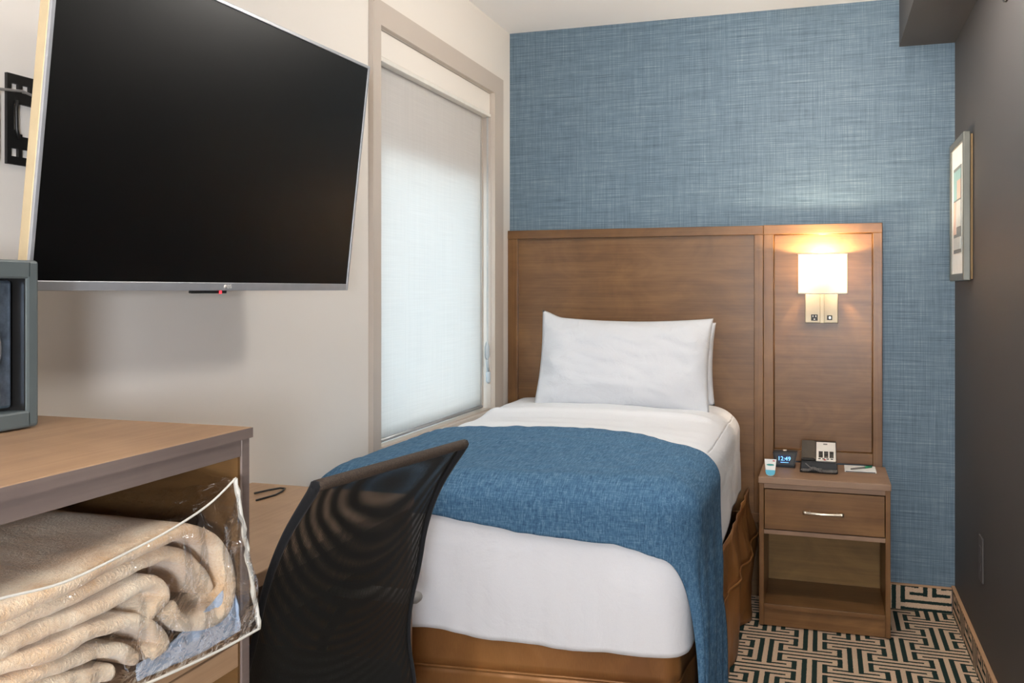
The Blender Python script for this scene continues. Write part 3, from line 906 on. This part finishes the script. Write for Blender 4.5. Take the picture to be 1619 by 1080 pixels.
c = MB(); tvbox(c, TW * .40, TW * .51, -.006, 0, -.012, -.004, .001); c.build('sensor_bar', M['blackp'], tv)
c = MB(); tvbox(c, TW * .485, TW * .492, -.0065, -.001, -.0042, -.0030); c.build('power_led', M['redled'], tv)

br = thing('tv_mount', (XL, 1.45, 1.55), 'black metal television mount fixed to the cream wall', 'bracket')
c = MB()
def rr(y0, y1, z0, z1): c.box(XL, XL + .006, y0, y1, z0, z1)
BY0, BZ0, BZ1 = 1.246, 1.466, 1.622
for za, zb, zc, zd in ((BZ1 - .016, BZ1, BZ1 - .050, BZ1 - .030), (BZ0, BZ0 + .014, BZ0 + .028, BZ0 + .050)):
    lo_, hi_ = (zd, za) if za > zd else (zb, zc)
    rr(BY0, BY0 + .65, za, zb); rr(BY0, BY0 + .65, zc, zd)
    a = 0
    for k in range(13):
        rr(BY0 + a, BY0 + a + (.008 if k == 0 else .007), lo_, hi_); a += .024 if k == 0 else .024
    rr(BY0 + a, BY0 + .65, lo_, hi_)
rr(BY0, BY0 + .014, BZ0 + .050, BZ1 - .050); rr(BY0 + .60, BY0 + .65, BZ0 + .050, BZ1 - .050)
rr(BY0 + .014, BY0 + .022, BZ0 + .050, BZ0 + .060); rr(BY0 + .022, BY0 + .032, BZ0 + .050, BZ0 + .054)
c.build('wall_plate', M['blackm'], br)
c = MB(); c.tube([(XL + .009, BY0 + .022, BZ0 + .045), (XL + .009, BY0 + .017, BZ0 + .06), (XL + .009, BY0 + .016, BZ1 - .06), (XL + .009, BY0 + .018, BZ1 - .045)], .003, 8)
c.build('edge_rod', M['blackm'], br)
c = MB()
mid = TM @ Vector((TW / 2, TH_ / 2, -.05))
c.tube([(XL + .006, 1.55, 1.54), (XL + .07, 1.60, 1.54), (mid.x - .005, mid.y, 1.53)], .012, 8)
c.box(mid.x - .028, mid.x - .012, mid.y - .12, mid.y + .12, 1.40, 1.66, .003)
c.build('arm', M['blackm'], br)
c = MB(); c.tube([(XL + .015, 1.16, 1.565), (XL + .03, 1.20, 1.583), (XL + .035, 1.25, 1.588), (XL + .04, 1.30, 1.578), (XL + .05, 1.36, 1.55), (XL + .08, 1.45, 1.50)], .0024, 8)
tag(c.build('cable', M['greyp'], None, (XL, 1.3, 1.57)), 'grey cable looping from the wall box behind the television', 'cable')
wb = thing('cable_box', (XL, 1.20, 1.53), 'white wall box beside the television mount at the left edge', 'junction box')
MB().box(XL, XL + .012, 1.15, 1.226, 1.465, 1.592, .004).build('case', M['whitep'], wb)
for z in (1.49, 1.53, 1.57): MB().lathe((XL + .012, 1.215, z), [(.004, 0), (.004, .001)], 'X', 10).build('screw', M['blackm'], wb)

# ------------------------------------------------------------------ desk and the tall shelf unit
dk = thing('desk', (-1.1, 1.5, 0), 'brown laminate desk along the cream wall behind the mesh chair', 'desk')
MB().box(XL + .002, -.894, 1.064, 1.975, .752, .778, .002, mat=M['lam']).build('desktop', None, dk)
MB().box(XL + .004, -.897, 1.945, 1.970, .0, .752, .0015).build('end_panel', M['hbz'], dk)
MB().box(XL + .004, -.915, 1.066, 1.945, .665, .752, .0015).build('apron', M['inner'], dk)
c = MB(); c.tube([(-1.245, 1.86, .7805), (-1.232, 1.898, .7812), (-1.218, 1.925, .7812), (-1.205, 1.925, .7812), (-1.195, 1.90, .7812), (-1.19, 1.86, .7805), (-1.2, 1.80, .7805)], .0022, 8)
cab = c

ux, uy, uz = -.711, 1.058, 1.070
un = thing('shelf_unit', (-1.02, .62, 0), 'taller brown shelf unit in the left foreground holding a bagged blanket', 'cabinet')
MB().box(XL + .002, ux, .10, uy, uz - .0135, uz, .0015, mat=M['lam']).build('top', None, un)
MB().box(ux, ux + .0009, .10, uy, uz - .0135, uz - .0006).build('edge_band', M['edge'], un)
MB().box(ux - .022, ux - .004, .118, uy - .018, 1.034, uz - .0136, .001).build('apron', M['edge'], un)
MB().box(XL + .002, ux - .003, uy - .019, uy - .002, 0, uz - .0136, .001, mat=M['edge']).build('side_panel', None, un)
MB().box(XL + .002, ux - .003, .102, .119, 0, uz - .0136, .001, mat=M['edge']).build('side_panel', None, un)
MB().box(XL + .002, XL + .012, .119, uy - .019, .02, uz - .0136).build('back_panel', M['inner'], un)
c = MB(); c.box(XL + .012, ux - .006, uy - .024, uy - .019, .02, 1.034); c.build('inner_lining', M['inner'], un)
MB().box(XL + .012, ux - .006, .119, uy - .024, .796, .814, .001).build('shelf', M['lam'], un)
MB().box(ux - .024, ux - .005, .119, uy - .024, .764, .794, .001).build('rail', M['lam'], un)
MB().box(XL + .012, ux - .006, .119, uy - .024, .06, .08, .001).build('shelf', M['lam'], un)
MB().box(ux - .02, ux - .006, .119, uy - .024, 0, .06, .001).build('kick_panel', M['lam'], un)
tag(cab.build('cable', M['blackp'], None, (-1.21, 1.88, .778)), 'black cable loop lying on the desk behind the shelf unit', 'cable')

# ------------------------------------------------------------------ safe on top of the unit
SXf, SXb, SY0, SY1, SZ0, SZ1 = -.975, -1.30, .62, .968, uz, 1.288
sf = thing('safe', (-1.13, .8, uz), 'dark grey metal box with recessed steel door on the shelf unit', 'safe')
c = MB()
c.box(SXb, SXf - .028, SY0, SY1, SZ0 + .002, SZ1, .004)
fwz = .024
c.box(SXf - .03, SXf, SY1 - .020, SY1, SZ0 + .002, SZ1, .004); c.box(SXf - .03, SXf, SY0, SY0 + .020, SZ0 + .002, SZ1, .004)
c.box(SXf - .03, SXf, SY0 + .012, SY1 - .012, SZ1 - fwz, SZ1, .003); c.box(SXf - .03, SXf, SY0 + .012, SY1 - .012, SZ0 + .002, SZ0 + fwz, .003)
c.build('casing', M['gunmetal'], sf)
MB().box(SXf - .030, SXf - .026, SY0 + .018, SY1 - .018, SZ0 + .022, SZ1 - .022).build('recess', M['blackm'], sf)
for a, b, p, q in ((SY1 - .0215, SY1 - .0195, SZ0 + .024, SZ1 - .024), (SY0 + .0195, SY0 + .0215, SZ0 + .024, SZ1 - .024)):
    MB().box(SXf - .028, SXf - .003, a, b, p, q).build('recess_lining', M['blackm'], sf)
dd = MB().box(SXf - .026, SXf - .016, SY0 + .030, SY1 - .028, SZ0 + .028, SZ1 - .026, .004).build('door', M['steel'], sf)
MB().lathe((SXf - .016, .868, 1.175), [(.052, 0), (.052, .004), (.046, .010), (.030, .012), (.028, .018), (.001, .019)], 'X', 40).build('dial', M['silver'], dd)

# ------------------------------------------------------------------ blanket in a plastic bag
def ray(px, py):
    s, co = math.sin(YAW), math.cos(YAW); u = (px - 809.5) / F_PX; v = (458 - py) / F_PX
    return (u * co - s, u * s + co, v)
def onX(px, py, X):
    r = ray(px, py); t = X / r[0]; return (r[1] * t, 1.25 + r[2] * t)
def spline(P, n):
    out = []
    for i in range(len(P) - 1):
        p0, p1, p2, p3 = P[max(i - 1, 0)], P[i], P[i + 1], P[min(i + 2, len(P) - 1)]
        for k in range(n):
            t = k / n
            out.append(tuple(.5 * ((2 * p1[j]) + (-p0[j] + p2[j]) * t + (2 * p0[j] - 5 * p1[j] + 4 * p2[j] - p3[j]) * t * t + (-p0[j] + 3 * p1[j] - 3 * p2[j] + p3[j]) * t ** 3) for j in range(len(p1))))
    out.append(P[-1]); return out
BLX = -.708
def ribbon(c, pxs, th, xf, depth, seed):
    P = [onX(x, y, BLX) for x, y in pxs]
    P = spline(P, 8); n = len(P); K = 26
    t = bmesh.new(); rings = []
    for i, (y, z) in enumerate(P):
        a = P[max(i - 1, 0)]; b = P[min(i + 1, n - 1)]
        dy, dz = b[0] - a[0], b[1] - a[1]; L = math.hypot(dy, dz) or 1; ny, nz_ = -dz / L, dy / L
        ring = []
        for k in range(K):
            # stadium cross-section: x depth and normal offset
            m = k / K * 4
            if m < 1:   cx, cn = 0 + (-depth) * m, 1
            elif m < 2: ang = (m - 1) * PI; cx, cn = -depth - math.sin(ang) * 1.0 * th / 2, math.cos(ang)
            elif m < 3: cx, cn = -depth + depth * (m - 2), -1
            else:       ang = (m - 3) * PI; cx, cn = math.sin(ang) * th * .62, -math.cos(ang)
            w = .004 * nz(y * 13 + seed, cx * 8, seed) + .0025 * nz(y * 40, cx * 30, seed * 2)
            xx = xf + cx + .012 * nz(y * 9, seed, 1)
            sw = (1 + .25 * nz(y * 10, k * .4, seed))
            if cx < -.02: zz = .9
            ring.append(t.verts.new((xx, y + ny * (cn * th / 2 * sw + w), z + nz_ * (cn * th / 2 * sw + w) )))
        rings.append(ring)
    for i in range(n - 1):
        for k in range(K): t.faces.new([rings[i][k], rings[i][(k + 1) % K], rings[i + 1][(k + 1) % K], rings[i + 1][k]])
    t.faces.new(rings[0][::-1]); t.faces.new(rings[-1])
    bmesh.ops.recalc_face_normals(t, faces=t.faces)
    c._merge(t, M['fleece'], True)
c = MB()
ribbon(c, [(-60, 1000), (0, 976), (100, 930), (200, 884), (280, 846), (320, 842), (350, 862), (368, 900), (372, 935), (360, 968), (330, 988), (295, 985), (278, 962)], .021, -.722, .40, 1.0)
ribbon(c, [(-60, 1030), (0, 1008), (90, 966), (180, 922), (250, 888), (300, 880), (330, 905), (345, 935)], .018, -.728, .40, 2.2)
ribbon(c, [(-60, 1062), (0, 1036), (90, 1000), (170, 962), (235, 930), (262, 925), (272, 945), (256, 965), (235, 985)], .017, -.724, .40, 3.1)
ribbon(c, [(-60, 1100), (0, 1068), (90, 1030), (160, 1000), (215, 985), (255, 1000), (268, 1020), (250, 1034)], .017, -.724, .40, 4.7)
ribbon(c, [(-60, 1135), (0, 1098), (90, 1062), (150, 1040), (200, 1028), (232, 1040)], .016, -.726, .40, 5.4)
ribbon(c, [(-60, 1165), (0, 1130), (90, 1092), (150, 1072), (190, 1066)], .018, -.726, .40, 6.1)
zmin = .8185
for v in c.bm.verts:
    if v.co.z < zmin: v.co.z = zmin + (v.co.z - zmin) * .04
    if v.co.z > 1.028: v.co.z = 1.028
tag(c.build('blanket', None, None, (-.9, .8, .82)), 'folded tan fleece blanket inside the clear bag on the shelf', 'blanket')

bag = thing('plastic_bag', (-.8, .9, .815), 'clear plastic storage bag around the tan blanket on the shelf', 'bag')
def bagpt(px, py, X): y, z = onX(px, py, X); return Vector((X, y, z))
tops = [bagpt(-60, 968, -.700), bagpt(0, 948, -.700), bagpt(100, 922, -.698), bagpt(200, 875, -.697), bagpt(270, 838, -.696), bagpt(330, 798, -.694), bagpt(372, 757, -.690)]
bots = [bagpt(-60, 1190, -.690), bagpt(0, 1165, -.690), bagpt(100, 1128, -.690), bagpt(200, 1092, -.688), bagpt(280, 1058, -.688), bagpt(350, 1025, -.687), bagpt(410, 992, -.684)]
T = spline([tuple(p) for p in tops], 12); Bt = spline([tuple(p) for p in bots], 12); nn = len(T) - 1
def front(u, v):
    i = u * nn; a = Vector(T[min(int(i), nn)]); b = Vector(Bt[min(int(i), nn)])
    p = a.lerp(b, v); p.x += .006 * math.sin(PI * v) + .012 * nz(p.y * 34, p.z * 22, 3) * sstep(.5, 1, u) * math.sin(PI * v) + .0012 * nz(p.y * 60, p.z * 18, 5)
    p.z = max(p.z, .8165) if p.x < ux + .004 else p.z
    return p
c = MB(); c.grid(front, nn, 40)
c.build('front_panel', M['film'], bag, recalc=False)
c = MB()
def topf(u, v):
    i = u * nn; a = Vector(T[min(int(i), nn)]); b = Vector((a.x - .42, a.y - .03 * u, min(a.z + .03, 1.026) - .02 * u))
    p = a.lerp(b, v); p.z += (.010 * nz(p.x * 14, p.y * 16, 3) + .004 * nz(p.x * 50, p.y * 40, 4)) * min(1, v * 6) + .012 * math.sin(PI * v); p.z = min(p.z, 1.030); return p
c.grid(topf, nn, 40); c.build('top_panel', M['film'], bag, recalc=False)
c = MB()
def endf(u, v):
    a = Vector(T[-1]).lerp(Vector(Bt[-1]), v); b = Vector((-.80 - .10 * u, 1.012, .98 - v * .16))
    p = a.lerp(b, u); p.x += .014 * nz(u * 6, v * 9, 2) * math.sin(PI * min(1, u + .1)); p.y = min(p.y + .008 * nz(u * 9, v * 9, 5), 1.03 if u > .15 else 2)
    if p.y > 1.030 and p.x < ux + .001: p.y = 1.030
    return p
c.grid(endf, 24, 40)
c.build('end_panel', M['film'], bag, recalc=False)
# welded seams
M['seam'] = translucent('milky_plastic_seam', (236, 234, 226), .4)
c = MB()
c.tube([Vector(p) + Vector((.001, 0, .001)) for p in T], .0014, 6)
seam = [Vector(T[-1]).lerp(Vector(Bt[-1]), k / 24) + Vector((.002 * nz(k * .6, 1, 2), .004 * nz(k * .35, 3, 1), 0)) for k in range(25)]
c.tube(seam, [.003 + .0012 * nz(k * .8, 0, 4) for k in range(25)], 8)
c.tube([Vector(p) + Vector((.001, 0, -.001)) for p in Bt], .0016, 6)
c.build('seam', M['seam'], bag)
M['bag_reflection'] = cloth('pale_blue_reflection', (176, 192, 214), .5, sc1=30)  # added sheet, coloured pale blue for window light reflected in the bag
c = MB()
def bag_reflection(u, v):
    px = 215 + u * 180; py = 1078 - u * 80 - v * (28 + 100 * u ** 2)
    p = bagpt(px, py, -.706 - .016 * v); p.x += .004 * nz(u * 14, v * 6, 3); p.y = min(p.y, 1.026)
    if p.z < .8155: p.z = .8155
    return p
c.grid(bag_reflection, 40, 14)
solid(c.build('bag_reflection', M['bag_reflection'], bag), .001)

# ------------------------------------------------------------------ mesh office chair
ch = thing('office_chair', (-.96, 1.50, 0), 'black mesh-back office chair tucked in at the desk', 'chair')
PROF = [(.40, -.045), (.46, -.040), (.55, -.058), (.62, -.052), (.70, -.030), (.78, -.018), (.85, .005), (.90, .035), (.95, .072), (.968, .084)]
def prof(z): return lerp_pts(PROF, z)
def smooth_prof(z): return (prof(z - .03) + prof(z) + prof(z + .03) + prof(z - .015) + prof(z + .015)) / 5
Lb, Rb = (-.806, 1.268), (-.733, 1.706)
ZT, ZB = .949, .42
def back(s, z, off=0):
    wdn = 1 + .055 * sstep(.95, .55, z)      # a little wider low down
    S = .5 + (s - .5) * (wdn if z < .95 else 1) - .022 * sstep(.90, .65, z)
    x = Lb[0] + (Rb[0] - Lb[0]) * S; y = Lb[1] + (Rb[1] - Lb[1]) * S
    n = Vector((Rb[1] - Lb[1], -(Rb[0] - Lb[0]), 0)).normalized()
    b = .018 * math.sin(PI * s) * sstep(.95, .8, z)
    k = smooth_prof(z) + b + off
    return Vector((x + n.x * k, y + n.y * k * .3, z))
W_ = .455
def uvb(u, v): return (u * W_, v * .55)
c = MB(); c.grid(lambda u, v: back(u, ZB + v * (ZT - ZB)), 40, 60, uvf=uvb)
c.build('mesh_back', M['mesh1'], ch, recalc=False)
c = MB(); c.grid(lambda u, v: back(u, ZB + v * (ZT - ZB), -.014 * math.sin(PI * u) ** .5 * math.sin(PI * v) ** .5 - .001), 40, 60, uvf=lambda u, v: (u * W_ * 1.03, v * .555 + .02 * math.sin(u * 5)))
c.build('mesh_lining', M['mesh2'], ch, recalc=False)
c = MB()
c.tube([back(i / 24, ZT) for i in range(25)], .0095, 10); c.build('top_rail', M['trimrib'], ch)
for s in (0, 1):
    c = MB(); c.tube([back(s, ZB + (ZT - ZB) * i / 40) for i in range(41)], [.0045 + .0045 * (i / 40) ** 3 for i in range(41)], 10)
    c.lathe(back(s, ZT), [(.0001, -.0095), (.007, -.007), (.0095, 0), (.007, .007), (.0001, .0095)], n=12)
    c.build('side_rail', M['seatf'], ch)
c = MB(); c.tube([back(i / 24, ZB) for i in range(25)], .012, 10); c.build('bottom_rail', M['blackp'], ch)
c = MB()
c.box(-1.16, -.80, 1.285, 1.725, .445, .505, .025, seg=4); c.build('seat', M['seatf'], ch)
c = MB(); c.tube([(-.98, 1.50, .43), (-.85, 1.50, .41), (-.80, 1.49, .42), (-.785, 1.49, .47)], .018, 10); c.box(-1.06, -.90, 1.42, 1.59, .41, .446, .01); c.build('seat_bracket', M['blackp'], ch)
for y, sgn in ((1.785, 1), (1.212, -1)):
    a = MB(); a.tube([(-1.03, y - sgn * .01, .44), (-1.02, y, .50), (-.96, y, .59)], .012, 8)
    a.tube([(-1.03, y - sgn * .09, .435), (-1.03, y - sgn * .01, .44)], .012, 8)
    ar = a.build('armrest', M['blackp'], ch)
    p = MB(); p.lathe((-.80, y, .609), [(.0005, .006), (.012, .005), (.020, .0), (.024, -.012), (.0245, -.022), (.0245, -.20), (.020, -.235), (.001, -.242)], 'X', 20)
    for v in p.bm.verts: v.co.z = .609 + (v.co.z - .609) * .52
    p.build('arm_pad', M['greyp'] if sgn > 0 else M['greyp'], ar)
MB().lathe((-.98, 1.50, 0), [(.024, .10), (.024, .25), (.014, .25), (.014, .41)], n=16).build('gas_column', M['blackm'], ch)
for k in range(5):
    a = 2 * PI * k / 5 + .3; d = Vector((math.cos(a), math.sin(a), 0))
    cc = Vector((-.98, 1.50, 0))
    lg = MB().tube([cc + d * .02 + Vector((0, 0, .105)), cc + d * .14 + Vector((0, 0, .095)), cc + d * .25 + Vector((0, 0, .070))], [.022, .018, .012], 8).build('leg', M['blackp'], ch)
    e = cc + d * .25; q = Vector((-d.y, d.x, 0))
    w = MB()
    for sg in (-1, 1):
        m0 = e + q * .014 * sg + Vector((0, 0, .0255))
        w.tube([m0 - q * .008, m0 + q * .008], .025, 16)
    w.tube([e + Vector((0, 0, .03)), e + Vector((0, 0, .07))], .006, 8)
    w.build('caster', M['blackp'], lg)

# ------------------------------------------------------------------ added fill lights, out of view
for i, ((x, y), (hx, hy), en, colr) in enumerate(FILL_PANELS):
    cl = thing('fill_light_panel', (x, y, ZC), 'added flat ceiling panel for fill light, unseen behind the camera', 'added light')
    c = MB()
    for a in ((x - hx - .02, x - hx, y - hy - .02, y + hy + .02), (x + hx, x + hx + .02, y - hy - .02, y + hy + .02), (x - hx, x + hx, y - hy - .02, y - hy), (x - hx, x + hx, y + hy, y + hy + .02)):
        c.box(*a, ZC - .03, ZC, .002)
    c.build('frame', M['whitep'], cl)
    MB().box(x - hx, x + hx, y - hy, y + hy, ZC - .018, ZC - .002).build('diffuser', M['diff'], cl)
    l = lamp('fill_panel_light', 'AREA', (x, y, ZC - .022), en, colr, 1.0, parent=cl)
    l.data.shape = 'RECTANGLE'; l.data.size = 2 * hx; l.data.size_y = 2 * hy

fl = thing('fill_floor_lamp', (.22, -.75, 0), 'added standing globe for fill light, unseen behind the camera', 'floor lamp')  # added to light the walls and bed from low in front
MB().lathe((.22, -.75, 0), [(.13, 0), (.13, .015), (.02, .03)], n=28).build('base', M['nickel'], fl)
MB().tube([(.22, -.75, .02), (.22, -.75, 1.11)], .011, 12).build('pole', M['nickel'], fl)
MB().lathe((.22, -.75, 1.24), [(.14 * math.sin(PI * k / 16), -.14 * math.cos(PI * k / 16)) for k in range(17)], n=28).build('globe', M['globe'], fl)

pd = thing('fill_pendant_lamp', (0.0, 2.75, ZC), 'added small white globe for fill light, hanging unseen between bed and right wall', 'ceiling lamp')  # added above the frame to brighten the ceiling and upper walls
MB().lathe((0.0, 2.75, ZC), [(.05, 0), (.05, -.012), (.02, -.02)], n=24).build('canopy', M['nickel'], pd)
MB().tube([(0.0, 2.75, ZC - .01), (0.0, 2.75, 2.25)], .006, 10).build('stem', M['nickel'], pd)
MB().lathe((0.0, 2.75, 2.19), [(.115 * math.sin(PI * k / 16), -.115 * math.cos(PI * k / 16)) for k in range(17)], n=28).build('globe', M['pendant'], pd)
